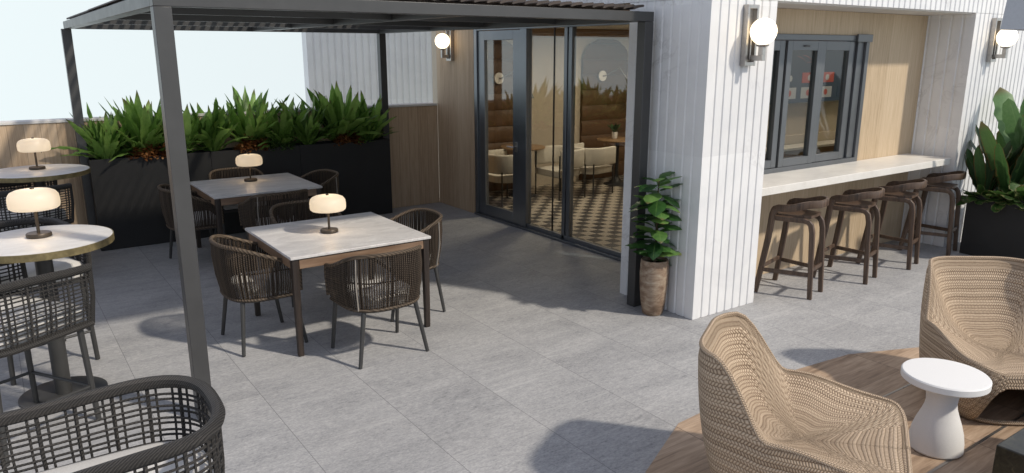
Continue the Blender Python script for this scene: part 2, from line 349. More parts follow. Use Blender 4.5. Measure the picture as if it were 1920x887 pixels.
def m_glass(name='clear_glazing', r0=.10, r1=.9):
    m = NT(name); t = m.t; fr = m.n('ShaderNodeLayerWeight'); fr.inputs[0].default_value = .5; tr = m.n('ShaderNodeBsdfTransparent'); tr.inputs[0].default_value = (.80, .84, .85, 1)
    gl = m.n('ShaderNodeBsdfGlossy'); gl.inputs['Roughness'].default_value = .0; mx = m.n('ShaderNodeMixShader')
    m.l(m.math('ADD', r0, m.math('MULTIPLY', m.math('POWER', fr.outputs['Facing'], 4.0), r1)), mx.inputs[0]); m.l(tr.outputs[0], mx.inputs[1]); m.l(gl.outputs[0], mx.inputs[2]); m.l(mx.outputs[0], m.out.inputs[0]); return m.m
M['glass'] = m_glass(); M['bar_glass'] = m_glass('serving_window_glass', .035, .25)
def m_menu():
    """colour blocks of the back-lit menu screen"""
    return emit('menu_panel_white', (.8, .8, .8), .1, (.34, .34, .34)), emit('menu_panel_red', (.6, .12, .1), .14, (.32, .07, .06)), emit('menu_panel_dark', (.03, .04, .06), .6, (.02, .022, .028))
M['m_white'], M['m_red'], M['m_dark'] = m_menu()

# ------------------------------------------------------------------ setting
mb = MB(); mb.box(-8, 14, -9, 9.62, -.3, 0); tag(mb.build('terrace_floor', M['floor']), 'grey stone tiled terrace floor', 'floor', None, 'structure')
deck = [(2.2, 2.05), (2.57, 2.465), (3.11, 2.735), (4.2, 2.82), (4.9, 2.75), (5.45, 2.53), (5.9, 2.2), (6.3, 1.6), (6.5, .9), (6.3, 0), (5.8, -.8), (4.8, -1.3), (3.6, -1.3), (2.5, -.8), (1.9, 0), (1.8, 1.0), (1.95, 1.6)]
mb = MB(); mb.plan(deck[::-1], .001, .005); dk = tag(mb.build('wood_deck', M['deck']), 'rounded inlay of brown wood planks in the terrace floor', 'deck', None, 'structure')
mb = MB(); mb.box(2.1, 6.2, 1.603, 1.619, .0055, .0075); mb.box(4.43, 5.8, 2.222, 2.236, .0055, .0075); mb.build('joint_strip', M['nickel'], dk)

# ------------------------------------------------------------------ cafe building
bd = thing('cafe_building', 'white fluted cafe building with glass doors, timber cladding and bar window', 'building', (5.3, 4, 0))
def part(mbx, name, mat, parent=None, **k):
    o = mbx.build(name, mat, parent or bd, **k)
    if (parent or bd) is bd: o.matrix_parent_inverse = Matrix.Translation((-5.3, -4, 0))
    return o
def grooved(p, q, pitch, gw=.03, gd=.0095, n_out=(0, 0)):
    """points from p to q with small V grooves pushed inward (opposite n_out)"""
    p = Vector(p); q = Vector(q); L = (q - p).length; d = (q - p) / L; n = max(1, round(L / pitch)); w = L / n; no = Vector(n_out); out = [p]
    for k in range(1, n):
        c = p + d * w * k
        out += [c - d * gw / 2, c - d * gw / 4 - no * gd, c + d * gw / 4 - no * gd, c + d * gw / 2]
    return [tuple(x) for x in out]
# plan outlines run counter-clockwise seen from above
pier = grooved((4.52, 4.76), (4.52, 3.894), .096, n_out=(-1, 0)) + grooved((4.52, 3.894), (5.3, 3.894), .096, n_out=(0, -1)) + [(5.3, 3.894), (5.3, 4.76)]
mb = MB(); mb.plan(pier, .002, 2.533); part(mb, 'pier', M['flute'])
up = grooved((4.52, 7.6), (4.52, 3.894), .096, n_out=(-1, 0)) + grooved((4.52, 3.894), (12, 3.894), .096, n_out=(0, -1)) + [(12, 3.894), (12, 9.66), (5.27, 9.66), (5.27, 7.6)]
mb = MB(); mb.plan(up, 2.536, 4.4); part(mb, 'upper_wall', M['flute'])
rw = grooved((8.64, 4.6), (8.64, 3.894), .118, n_out=(-1, 0)) + grooved((8.64, 3.894), (12, 3.894), .096, n_out=(0, -1)) + [(12, 3.894), (12, 4.6)]
mb = MB(); mb.plan(rw, .002, 2.533); part(mb, 'side_wall', M['flute'])
tw = grooved((4.36, 12.0), (7.6, 12.0), .118, gw=.05, gd=.02, n_out=(0, -1)) + [(7.6, 12.0), (7.6, 12.2), (4.36, 12.2)]
mb = MB(); mb.plan(tw, -3, 5.4); part(mb, 'tower_wall', M['flute_plain'])
mb = MB(); mb.plan([(5.6, 7.7), (12, 7.7), (12, 9.6), (5.6, 9.6)], 4.401, 7.6); part(mb, 'added_sun_block', M['flute'])  # unseen block added on the roof to keep sun off the tower wall
mb = MB(); mb.box(5.303, 8.637, 3.93, 4.383, 2.524, 2.5355); part(mb, 'soffit', M['soffit'])
mb = MB(); mb.box(4.56, 5.27, 4.77, 7.58, 2.524, 2.5355); mb.box(5.27, 5.36, 4.77, 8.42, 2.47, 2.5355); part(mb, 'entrance_soffit', M['oak_y'])
# bar recess wall with window opening u 5.5..7.5, z .985..2.3
mb = MB()
for x0, x1, z0, z1 in ((5.303, 5.5, .002, 2.52), (7.5, 8.637, .002, 2.52), (5.5, 7.5, 2.3, 2.52), (5.5, 7.5, .002, .985)): mb.box(x0, x1, 4.385, 4.5, z0, z1)
part(mb, 'bar_wall', M['oak_bar'])
mb = MB(); mb.box(5.27, 5.42, 8.425, 9.40, .002, 2.533); mb.box(5.27, 5.42, 7.601, 9.66, 2.5365, 4.4); part(mb, 'timber_wall', M['oak_y'])
mb = MB(); mb.box(5.3, 5.5, 4.763, 5.2, .002, 2.533); part(mb, 'corner_wall', M['beige'])
ct = MB(); ct.box(5.306, 8.55, 3.9, 4.382, .945, 1.015); part(ct, 'bar_counter', M['counter'], bevel=.004)
# sliding doors in plane u = 5.3
def yz(m, y0, y1, z0, z1, d0=5.29, d1=5.345): m.box(d0, d1, y0, y1, z0, z1)
fr = MB(); yz(fr, 8.352, 8.42, .03, 2.46, 5.27, 5.36); yz(fr, 7.27, 7.4, .03, 2.46, 5.275, 5.36); yz(fr, 5.2, 8.42, 2.4, 2.465, 5.272, 5.362); yz(fr, 6.53, 6.585, .03, 2.4); yz(fr, 6.46, 6.522, .03, 2.4, 5.30, 5.36); yz(fr, 5.2, 5.26, .03, 2.4)
part(fr, 'door_frame', M['doorframe'], bevel=.003)
mb = MB(); yz(mb, 5.2, 8.425, .002, .028, 5.25, 5.37); yz(mb, 5.2, 7.268, .03, .075, 5.29, 5.35); part(mb, 'threshold', M['doorframe'], bevel=.002)
leaf = MB(); yz(leaf, 8.2, 8.348, .03, 2.395); yz(leaf, 7.405, 7.565, .03, 2.395); yz(leaf, 7.565, 8.2, .03, .17); yz(leaf, 7.565, 8.2, 2.28, 2.395); lf = part(leaf, 'door_leaf', M['doorframe'], bevel=.003)
mb = MB(); mb.box(5.314, 5.32, 7.566, 8.199, .171, 2.279); mb.build('door_glass', M['glass'], lf)
mb = MB(); mb.tube([(5.29, 7.49, 1.0), (5.24, 7.49, 1.0)], .011); mb.tube([(5.242, 7.48, 1.0), (5.242, 7.62, 1.0)], .009); mb.box(5.283, 5.289, 7.465, 7.515, .94, 1.06); mb.build('door_handle', M['nickel'], lf, bevel=.002)
for y0, y1 in ((6.80, 7.268), (6.59, 6.785), (5.262, 6.455)):
    mb = MB(); mb.box(5.318, 5.326, y0, y1, .076, 2.399); part(mb, 'glass_panel', M['glass'])
mb = MB(); mb.box(5.312, 5.33, 6.787, 6.798, .076, 2.399); part(mb, 'glass_joint', M['black'])
# serving window
sw = MB(); sw.box(5.5, 7.498, 4.36, 4.47, 2.245, 2.298); sw.box(5.5, 7.498, 4.36, 4.47, .99, 1.06); sw.box(7.44, 7.498, 4.36, 4.47, 1.06, 2.245); sw.box(7.33, 7.436, 4.385, 4.46, 1.06, 2.245); sw.box(7.245, 7.325, 4.41, 4.46, 1.06, 2.245); sw.box(7.24, 7.5, 4.335, 4.358, 2.235, 2.31); sw.box(5.5, 5.57, 4.37, 4.47, 1.06, 2.245)
swf = part(sw, 'serving_window', M['frame'], bevel=.003)
for k, x0 in enumerate((5.575, 6.14, 6.692)):
    x1 = x0 + .545; d = 4.372 - (.014 if k == 1 else 0); lfm = MB()
    for a, b, z0, z1 in ((x0, x0 + .075, 1.064, 2.24), (x1 - .075, x1, 1.064, 2.24), (x0 + .075, x1 - .075, 1.064, 1.14), (x0 + .075, x1 - .075, 2.15, 2.24)): lfm.box(a, b, d, d + .06, z0, z1)
    if k == 1: lfm.tube([(x0 + .24, d - .002, 2.19), (x0 + .255, d - .02, 2.195), (x0 + .305, d - .02, 2.195), (x0 + .32, d - .002, 2.19)], .007)
    lo = lfm.build('window_leaf', M['frame'], swf, bevel=.003)
    g = MB(); g.box(x0 + .076, x1 - .076, d + .03, d + .036, 1.141, 2.149); g.build('window_glass', M['bar_glass'], lo)
# interior shell
mb = MB(); mb.box(5.42, 12, 9.66, 9.8, .002, 2.533); part(mb, 'cafe_back_wall', M['beige'])
mb = MB(); mb.box(5.5, 12, 5.52, 5.62, .008, 2.533); mb.box(11.9, 12, 4.6, 9.66, .002, 2.533); part(mb, 'inner_partition', M['beige'])
mb = MB(); mb.box(5.303, 11.9, 4.5, 9.66, .001, .006); tag(mb.build('cafe_floor', M['checker']), 'cafe floor of dark and beige diamond tiles', 'floor', None, 'structure')
mb = MB(); mb.box(5.45, 11.9, 5.62, 9.655, 2.5, 2.53); part(mb, 'cafe_ceiling', M['white'])
mb = MB(); mb.box(5.45, 11.9, 9.6, 9.655, 2.36, 2.498); part(mb, 'cornice', M['cafe_wood'])
mb = MB(); mb.box(6.98, 7.04, 9.56, 9.657, .01, 2.355); mb.box(7.92, 7.98, 9.56, 9.657, .01, 2.355); part(mb, 'wall_trim', M['beige'], bevel=.004)
# leather niches: channelled arched panels
for x0, x1 in ((5.62, 6.9), (8.12, 9.12)):
    mb = MB(); xc = (x0 + x1) / 2; hw = (x1 - x0) / 2; top = 2.34; zs = top - hw * .62; n = 10; h = .25
    for i in range(n):
        z0 = .02 + i * h; z1 = z0 + h - .004
        if z0 > top: break
        z1 = min(z1, top)
        def w_at(z): return hw if z <= zs else hw * math.sqrt(max(.02, 1 - ((z - zs) / (top - zs + .02)) ** 2))
        rows = []
        for j in range(7):
            t = j / 6; z = z0 + (z1 - z0) * t; w = w_at(z); bul = .022 * math.sqrt(max(0, 1 - (2 * t - 1) ** 2))
            rows.append([(xc - w, 9.62 - bul, z), (xc + w, 9.62 - bul, z)])
        vs = [p for r in rows for p in r]; mb.add(vs, [(2 * j, 2 * j + 1, 2 * j + 3, 2 * j + 2) for j in range(6)])
        mb.box(xc - w_at(z1), xc + w_at(z1), 9.621, 9.657, z0, z1)
    part(mb, 'leather_niche', M['leather'])
# bar back wall panelling and counter rail
mb = MB(); mb.box(5.6, 11.8, 5.46, 5.518, .008, 1.16); part(mb, 'bar_panelling', M['beige'])
# parapet
pw = thing('parapet_wall', 'long oak clad parapet wall with pale coping behind the planters', 'wall', (0, 9.4, 0))
mb = MB(); mb.box(-8, 5.265, .001, .2, .002, 1.40); mb.build('cladding', M['oak_x'], pw)
mb = MB(); mb.box(-8, 5.262, -.012, .212, 1.401, 1.43); mb.build('coping', M['soffit'], pw, bevel=.003)

# ------------------------------------------------------------------ wall lamps
def wall_lamp(label, loc, rz):
    t = thing('wall_lamp', label, 'wall lamp', loc, rz, 'globe wall lamps')
    m = MB()   # local: wall plane y=0, outward -y, loc at plate centre
    for a in ((-.065, -.043, -.23, .23), (.043, .065, -.23, .23), (-.043, .043, .2, .23), (-.043, .043, -.23, -.2)): m.box(a[0], a[1], -.05, -.002, a[2], a[3])
    m.box(-.043, .043, -.012, -.003, -.2, .2); m.build('back_plate', M['nickel'], t, bevel=.002)
    m = MB(); m.box(-.01, .03, -.165, -.05, -.19, -.15); m.box(-.01, .03, -.165, -.125, -.15, -.08); m.box(-.025, -.012, -.06, -.04, -.18, .02); m.build('arm', M['nickel'], t, bevel=.002)
    m = MB(); m.lathe([(.0, 0), (.05, 0), (.045, -.01), (.02, -.02), (0, -.02)], 20, (.01, -.145, -.07)); m.build('cup', M['nickel'], t)
    m = MB(); m.sphere((.01, -.145, .028), .1, 28, 18); m.build('globe', M['globe'], t)
wall_lamp('glowing globe wall lamp on the white fluted pier above the potted ficus', (4.95, 3.894, 2.262), 0)
wall_lamp('glowing globe wall lamp on the fluted wall right of the bar recess', (9.07, 3.894, 2.262), 0)
wall_lamp('glowing globe wall lamp on the timber wall beside the glass door', (5.27, 8.98, 2.25), -pi / 2)

# ------------------------------------------------------------------ pergola
pg = thing('pergola', 'charcoal metal pergola with slatted louvre roof over the dining tables', 'pergola')
U0, U1, V0, V1, ZB, ZT = .79, 4.44, 4.40, 9.35, 2.372, 2.446
for x0, y0 in ((U0, V0), (U1 - .09, V0), (U0 - .03, V1 - .09), (U1 - .09, V1 - .09)):
    m = MB(); m.box(x0, x0 + .09, y0, y0 + .09, .002, ZB - .001); m.build('post', M['metal'], pg, bevel=.003)
for a in ((U0, U1, V0, V0 + .09), (U0, U1, V1 - .09, V1), (U0, U0 + .09, V0 + .0905, V1 - .0905), (U1 - .09, U1, V0 + .0905, V1 - .0905)):
    m = MB(); m.box(*a, ZB, ZT); m.build('beam', M['metal'], pg, bevel=.003)
m = MB(); m.box(2.72, 2.80, V0 + .091, V1 - .091, ZB + .004, ZT - .002); m.build('middle_beam', M['metal'], pg)
for y in (5.55, 6.75, 7.9):
    for x0, x1 in ((U0 + .091, 2.719), (2.801, U1 - .091)):
        m = MB(); m.box(x0, x1, y, y + .05, ZB + .012, ZT - .004); m.build('purlin', M['metal'], pg)
lv = MB(); pitch = .104; n = int((U1 - U0 - .06) / pitch)
for i in range(n):
    x = U0 + .06 + i * pitch
    sec = [(-.062, 0), (-.05, .010), (0, .016), (.05, .010), (.06, -.002), (.05, -.008), (0, -.003), (-.05, -.006)]
    for ya, yb, deg, kw in ((V0 + .01, 7.2, 13, 1), (7.205, V1 - .01, 10, .42)):   # front bay shut, rear bay half open
     R = Matrix.Translation((x, 0, ZT + .030)) @ Matrix.Rotation(-radians(deg) - random.uniform(-.02, .02), 4, 'Y')
     vs = [R @ Vector((a * kw, y, b)) for y in (ya, yb) for a, b in sec]; k = len(sec)
     lv.add(vs, [(q, (q + 1) % k, k + (q + 1) % k, k + q) for q in range(k)] + [tuple(range(k - 1, -1, -1)), tuple(range(k, 2 * k))])
lv.build('louvre_roof', plain('dark_brown_louvre', (.05, .036, .028), .6, 0, .3, 9, .1), pg)

# ------------------------------------------------------------------ planter boxes along the parapet
for i, (x0, x1, lab) in enumerate(((.835, 2.078, 'long black planter box beside the left pergola post'), (2.082, 3.138, 'black planter box between two others behind the rear dining table'), (3.142, 4.37, 'black planter box nearest the glass doors'))):
    t = thing('planter_box', lab, 'planter', (x0, 9.114, 0), 0, 'black planter boxes along the parapet'); w = x1 - x0; m = MB()
    m.box(0, w, 0, .016, .002, 1.01); m.box(0, w, .262, .278, .002, 1.01); m.box(0, .016, .016, .262, .002, 1.01); m.box(w - .016, w, .016, .262, .002, 1.01); m.build('box', M['planter'], t, bevel=.002)
    m = MB(); N = 24
    vs = [(.016 + (w - .032) * a / N, .016 + .246 * b / 5, .955 + random.uniform(0, .03)) for b in range(6) for a in range(N + 1)]
    m.add(vs, [(b * (N + 1) + a, b * (N + 1) + a + 1, (b + 1) * (N + 1) + a + 1, (b + 1) * (N + 1) + a) for b in range(5) for a in range(N)]); m.build('soil', M['soil'], t)

def leafstrip(m, base, az, el, L, W, bend, twist=0, n=8, fold=.25, wave=0, shape=.5, blunt=False):
    """one curved leaf; el: start elevation, bend: total downward bend in rad; keeps UV (across, along)"""
    if m.uv is None: m.uv = []
    p = Vector(base); vs = []; e = el; ds = L / n; ph = random.uniform(0, 6)
    for i in range(n + 1):
        t = i / n
        d = Vector((cos(az) * cos(e), sin(az) * cos(e), sin(e))); side = Vector((-sin(az), cos(az), 0)); nrm = d.cross(side) * -1
        tw = twist * t; s2 = side * cos(tw) + nrm * sin(tw); n2 = nrm * cos(tw) - side * sin(tw)
        if t < shape: w = W * (.18 + .82 * sin(pi / 2 * t / shape))
        elif blunt: w = W * math.sqrt(max(.0004, 1 - ((t - shape) / (1 - shape)) ** 2.2))
        else: w = W * max(0.02, cos(pi / 2 * ((t - shape) / (1 - shape)) ** 1.25))
        w *= 1 + wave * .25 * sin(ph + t * 30)
        wz = wave * w * .25 * sin(ph + t * 26)
        vs += [p - s2 * w / 2 + n2 * (fold * w / 2 + wz), p, p + s2 * w / 2 + n2 * (fold * w / 2 - wz)]
        m.uv += [(0, t), (.5, t), (1, t)]
        p = p + d * ds; e -= bend / n
    m.add(vs, [f for i in range(n) for f in ((3 * i, 3 * i + 1, 3 * i + 4, 3 * i + 3), (3 * i + 1, 3 * i + 2, 3 * i + 5, 3 * i + 4))])

def fern(label, loc, h, spread, n, lean=0):
    m = MB()
    for i in range(n):
        t = i / n; az = i * 2.39996 + random.uniform(-.3, .3); inner = random.random() < .62
        el = random.uniform(1.1, 1.52) if inner else random.uniform(.55, 1.2)
        L = h * random.uniform(.8, 1.08) * (1.0 if inner else .88) * random.choice((1, 1, .8, .6)); squash = .62 if abs(sin(az)) > .8 else 1
        x = .035 * cos(az); y = .03 * sin(az)
        leafstrip(m, (x, y, random.uniform(-.01, .03)), az + random.uniform(-.1, .1), max(el, 1.0) if squash < 1 else el, L, L * random.uniform(.12, .185), random.uniform(.1, .7) if inner else random.uniform(.5, 1.25), random.uniform(-.7, .7), 10, .35, .55, random.uniform(.4, .6))
    o = m.build('leafy_plant', M['leaf'], sharp=80, loc=loc); tag(o, label, 'plant', 'green leafy plants in the planters'); return o
P3 = ((1.02, .55, 'first'), (1.42, .66, ''), (1.80, .58, ''), (2.14, .58, ''), (2.60, .68, ''), (2.97, .58, ''), (3.30, .60, ''), (3.74, .70, ''), (4.12, .58, ''))
labs = ('low spiky green plant at the far left end of the planters', 'tall lush green plant left of the near pergola post', 'green plant half hidden behind the near pergola post', 'spiky green plant just right of the near pergola post', 'tall green plant rising above the rear table lamp', 'bushy green plant above the joint left of the middle planter joint', 'spiky green plant at the left end of the planter by the doors', 'tallest green plant in front of the white fluted tower', 'green plant at the right end by the rear pergola post')
labs = list(labs); labs[5] = 'green plant in the middle planter between copper shrub and yellow trailing plant'
for (x, h, _), lab in zip(P3, labs): fern(lab, (x, 9.26 + (.03 if h > .62 else -.02), .97), h * 1.12, .3, 74 if h > .62 else 58)
def bush(name, label, cat, loc, r, h, n, lw, mat, group, sy=.6):
    m = MB()
    for i in range(n):
        az = random.uniform(0, 2 * pi); rr = math.sqrt(random.random()); zz = h * (1 - rr * rr * .8) * random.uniform(.3, 1)
        leafstrip(m, (r * rr * cos(az), r * sy * rr * sin(az), zz), az + random.uniform(-1, 1), random.uniform(-.2, 1.1), lw * random.uniform(1.6, 2.8), lw * random.uniform(.7, 1.2), random.uniform(.3, 1.4), random.uniform(-.5, .5), 4, .3, .2, .5)
    return tag(m.build(name, mat, sharp=80, loc=loc), label, cat, group)
for x, lab, r in ((1.47, 'copper red shrub left of the near pergola post', .22), (2.57, 'copper red shrub above the rear table lamp', .17), (3.80, 'copper red shrub in the planter by the doors', .17)):
    bush('copper_shrub', lab, 'shrub', (x, 9.15, .965), r * 1.1, .19, 420, .03, M['croton'], 'copper shrubs in the planters', .2)
bush('trailing_plant', 'yellow green trailing plant spilling over the middle planter rim', 'plant', (2.93, 9.14, .97), .15, .13, 190, .028, M['varieg'], None, .4)
bush('trailing_plant', 'small green trailing plant low in the planter nearest the doors', 'plant', (4.02, 9.16, .97), .13, .12, 120, .03, M['leaf'], None, .3)

# ------------------------------------------------------------------ dining chairs (local: faces +y, origin at floor centre)
def upath(w, yb, yf, n, r=None, p=2.6):
    """U-shaped plan path from right front round the back to left front"""
    pts = []; 
    for i in range(n + 1):
        a = -pi * i / n
        cx = cos(a); sy = sin(a)
        pts.append((w * math.copysign(abs(cx) ** (2 / p), cx), yb * abs(sy) ** (2 / p) if sy else 0))
    # front straight pieces
    k = max(2, n // 6); fr = [(w, yf * (1 - i / k)) for i in range(k)]; fl = [(-w, yf * (i + 1) / k) for i in range(k)]
    return fr + pts + fl
def resample(P, n):
    P = [Vector(p) for p in P]; L = [0]
    for a, b in zip(P, P[1:]): L.append(L[-1] + (b - a).length)
    out = []; j = 0
    for i in range(n):
        s = L[-1] * i / (n - 1)
        while j < len(L) - 2 and L[j + 1] < s: j += 1
        t = (s - L[j]) / max(1e-9, L[j + 1] - L[j]); out.append(P[j].lerp(P[j + 1], t))
    return out
def make_dining_chair(label):
    t = thing('dining_chair', label, 'chair', group='rope chairs at the square dining tables')
    N = 81
    topP = resample([(x, y, 0) for x, y in upath(.295, -.30, .20, 40)], N); botP = resample([(x, y, 0) for x, y in upath(.278, -.262, .19, 40)], N)
    top = []
    for p in topP:
        f = sstep(-.30, .2, p.y); top.append(Vector((p.x, p.y, .805 - .145 * f)))
    bot = [Vector((p.x, p.y, .405)) for p in botP]
    m = MB(); rimp = [(top[0].x - .008, top[0].y + .012, .43)] + [(top[0].x, top[0].y + .012, top[0].z - .06)] + [(p.x, p.y, p.z) for p in top] + [(top[-1].x, top[-1].y + .012, top[-1].z - .06), (top[-1].x + .008, top[-1].y + .012, .43)]
    m.tube(rimp, .0145, 8); m.tube(bot, .012, 6); m.build('rim', M['rope_rim'], t)
    m = MB()
    for i in range(1, N - 1):
        a, b = top[i], bot[i]; j = i + (1 if i % 2 else -1) * .25
        mid = a.lerp(b, .5); nrm = Vector((mid.x, mid.y, 0)).normalized() * .018
        pts = [a, a.lerp(b, .3) + nrm * .8, a.lerp(b, .65) + nrm * .8, b]; m.tube(pts, .0057, 5)
        if i % 2: m.tube([p - nrm * 1.1 + Vector((0, 0, -.006)) for p in pts], .0042, 4)
    for z, k in ((.60, 0),):
        ring = [(a.lerp(b, (a.z - z) / (a.z - b.z))) for a, b in zip(top, bot)]; m.tube([p * .97 + Vector((0, 0, p.z * .03)) for p in ring], .006, 5)
    m.build('rope_back', M['rope'], t)
    for i in (24, N - 25):
        m = MB(); a, b = top[i], bot[i]; nrm = Vector((a.x, a.y, 0)).normalized() * .012; m.sweep([a + nrm * .2 - Vector((0, 0, .01)), a.lerp(b, .5) + nrm * 1.9, b + nrm * .6], rrect(.008, .02, .003, 1), up=nrm)
    m.build('strut', M['strut'], t)
    m = MB(); m.sweep([(p.x * .96, p.y * .96, .40) for p in bot] , rrect(.02, .03, .005, 1)); m.box(-.25, .25, .165, .19, .385, .415); m.build('seat_frame', M['leg_metal'], t)
    m = MB(); out = [(x, y) for x, y in upath(.235, -.21, .20, 24)]; n = len(out); vs = []; lays = ((.93, .42), (1, .432), (1.01, .455), (.985, .476), (.9, .487), (.6, .492), (.2, .494))
    for k, z in lays: vs += [(x * k, y * k if y < .1 else y - .1 * (1 - k) * 2, z) for x, y in out]
    fs = [(l * n + i, l * n + (i + 1) % n, (l + 1) * n + (i + 1) % n, (l + 1) * n + i) for l in range(len(lays) - 1) for i in range(n)] + [tuple(range(n - 1, -1, -1)), tuple(range((len(lays) - 1) * n, len(lays) * n))]
    m.add(vs, fs); m.build('cushion', M['fabric'], t, sharp=60)
    for sx in (1, -1):
        for y0, y1, x0 in ((.17, .235, .25), (-.19, -.235, .2)):
            m = MB(); m.tube([(sx * x0, y0, .40), (sx * .268, y1, .004)], .0175, 10, scale=[1, .78]); m.build('leg', M['leg_metal'], t)
    return t
ch0 = make_dining_chair('')
CH = [((1.515, 5.50), -pi / 2 + .02, 'brown rope dining chair left of the front square table, beside the pergola post'),
      ((2.15, 4.79), .03, 'brown rope dining chair nearest the viewer, back turned, at the front square table'),
      ((2.74, 5.52), pi / 2 - .08, 'brown rope dining chair on the door side of the front square table'),
      ((2.21, 6.32), pi + .02, 'brown rope dining chair on the far side of the front square table'),
      ((1.63, 8.10), -pi / 2 - .02, 'brown rope dining chair left of the rear square table, partly behind the pergola post'),
      ((2.27, 7.42), .06, 'brown rope dining chair with its back to the viewer at the rear square table'),
      ((2.88, 8.12), pi / 2 + .05, 'brown rope dining chair on the door side of the rear square table'),
      ((2.27, 8.73), pi, 'brown rope dining chair at the rear square table, against the black planter')]
for i, ((x, y), r, lab) in enumerate(CH):
    if i == 0: ch0.location = (x, y, 0); ch0.rotation_euler = (0, 0, r); ch0['label'] = lab
    else: dup(ch0, (x, y, 0), r, lab)

# square tables
def square_table(label, cx, cy, rz=0):
    t = thing('square_table', label, 'table', (cx, cy, 0), rz, 'square dining tables under the pergola'); h = .555
    m = MB(); m.box(-h, h, -h, h, .728, .75); m.build('table_top', M['top_stone'], t, bevel=.004)
    m = MB(); a = h - .012
    for s in (1, -1):
        m.box(-a + .052, a - .052, min(s * a, s * (a - .025)), max(s * a, s * (a - .025)), .655, .722); m.box(min(s * a, s * (a - .025)), max(s * a, s * (a - .025)), -a + .052, a - .052, .655, .722)
    m.box(-a + .03, a - .03, -a + .03, a - .03, .7, .7265); m.build('apron', M['apron'], t, bevel=.002)
    for sx in (1, -1):
        for sy in (1, -1):
            m = MB(); b = a - .025; m.sweep([(sx * b, sy * b, .7265), (sx * b, sy * b, .003)], rrect(.05, .05, .006, 2), up=(0, 1, 0), scale=[1, .8]); m.build('leg', M['tleg'], t)
    return t
square_table('grey stone topped square dining table under the front edge of the pergola', 2.15, 5.53)
square_table('grey stone topped square dining table by the black planters', 2.28, 8.15)

# table lamps
def table_lamp(label, x, y, z, s=1, rz=0):
    t = thing('table_lamp', label, 'lamp', (x, y, z), rz, 'lit opal table lamps'); t.scale = (s, s, s)
    m = MB(); m.lathe([(0, .001), (.066, .001), (.07, .004), (.07, .02), (.066, .026), (0, .027)], 8 if False else 36); m.build('base', M['bronze'], t)
    m = MB(); m.tube([(0, 0, .024), (0, 0, .19)], .0095, 10); m.build('stem', M['bronze'], t)
    m = MB(); R = .14
    pr = [(.02, .176), (.10, .175), (.125, .178), (.137, .188), (R, .205), (R, .235), (.136, .26), (.122, .28), (.098, .291), (.06, .297), (.02, .299), (1e-7, .299)]
    m.lathe(pr, 40, cap=False); m.build('shade', M['shade'], t, sharp=60)
    m = MB(); m.lathe([(.012, .298), (.012, .306), (.006, .309), (1e-7, .309)], 16); m.tube([(.055, .03, .176), (.055, .03, .15)], .003, 6); m.build('finial', M['bronze'], t)
    L = bpy.data.lights.new('lamp_light', 'POINT'); L.energy = .6; L.color = (1, .70, .40); L.shadow_soft_size = .04
    lo = bpy.data.objects.new('lamp_light', L); C.objects.link(lo); lo.parent = t; lo.location = (0.0, -.0, .155)
    B = bpy.data.lights.new('bulb_light', 'POINT'); B.energy = .42; B.color = (1, .80, .56); B.shadow_soft_size = .03
    bo = bpy.data.objects.new('bulb_light', B); C.objects.link(bo); bo.parent = t; bo.location = (0, 0, .225)
    return t
table_lamp('glowing opal table lamp on the front square table', 2.105, 5.55, .7505)
table_lamp('glowing opal table lamp on the square table by the planters', 2.30, 8.35, .7505)
table_lamp('glowing opal table lamp on the nearer round bar table', .165, 5.345, 1.0305)
table_lamp('glowing opal table lamp on the round bar table by the parapet', .335, 8.55, 1.0305)

# round bar tables
def bar_table(label, x, y, r):
    t = thing('bar_table', label, 'table', (x, y, 0), 0, 'round bar tables')
    m = MB(); m.lathe([(0, 1.012), (r - .012, 1.012), (r - .006, 1.0135), (r - .006, 1.028), (r - .012, 1.03), (0, 1.03)], 64); m.build('table_top', M['round_stone'], t)
    m = MB(); m.lathe([(r - .03, .985), (r, .985), (r, 1.027), (r - .0055, 1.0275), (r - .0055, 1.0115), (r - .03, 1.0115), (r - .03, .985)], 64, cap=False); m.build('edge_band', M['brass'], t)
    m = MB(); m.lathe([(0, .0), (.048, 0), (.048, .98), (.09, .995), (.09, 1.0115), (0, 1.0115)], 28, (0, 0, .016)); m.v = [(a, b, min(c, 1.0115)) for a, b, c in m.v]; m.build('column', M['leg_metal'], t)
    m = MB(); m.lathe([(0, .002), (.25, .002), (.25, .012), (.24, .016), (0, .016)], 48); m.build('base_plate', M['leg_metal'], t)
bar_table('round brass edged bar table nearer the viewer at the left edge', .165, 5.28, .40)
bar_table('round brass edged bar table further back by the oak parapet', .325, 8.46, .45)

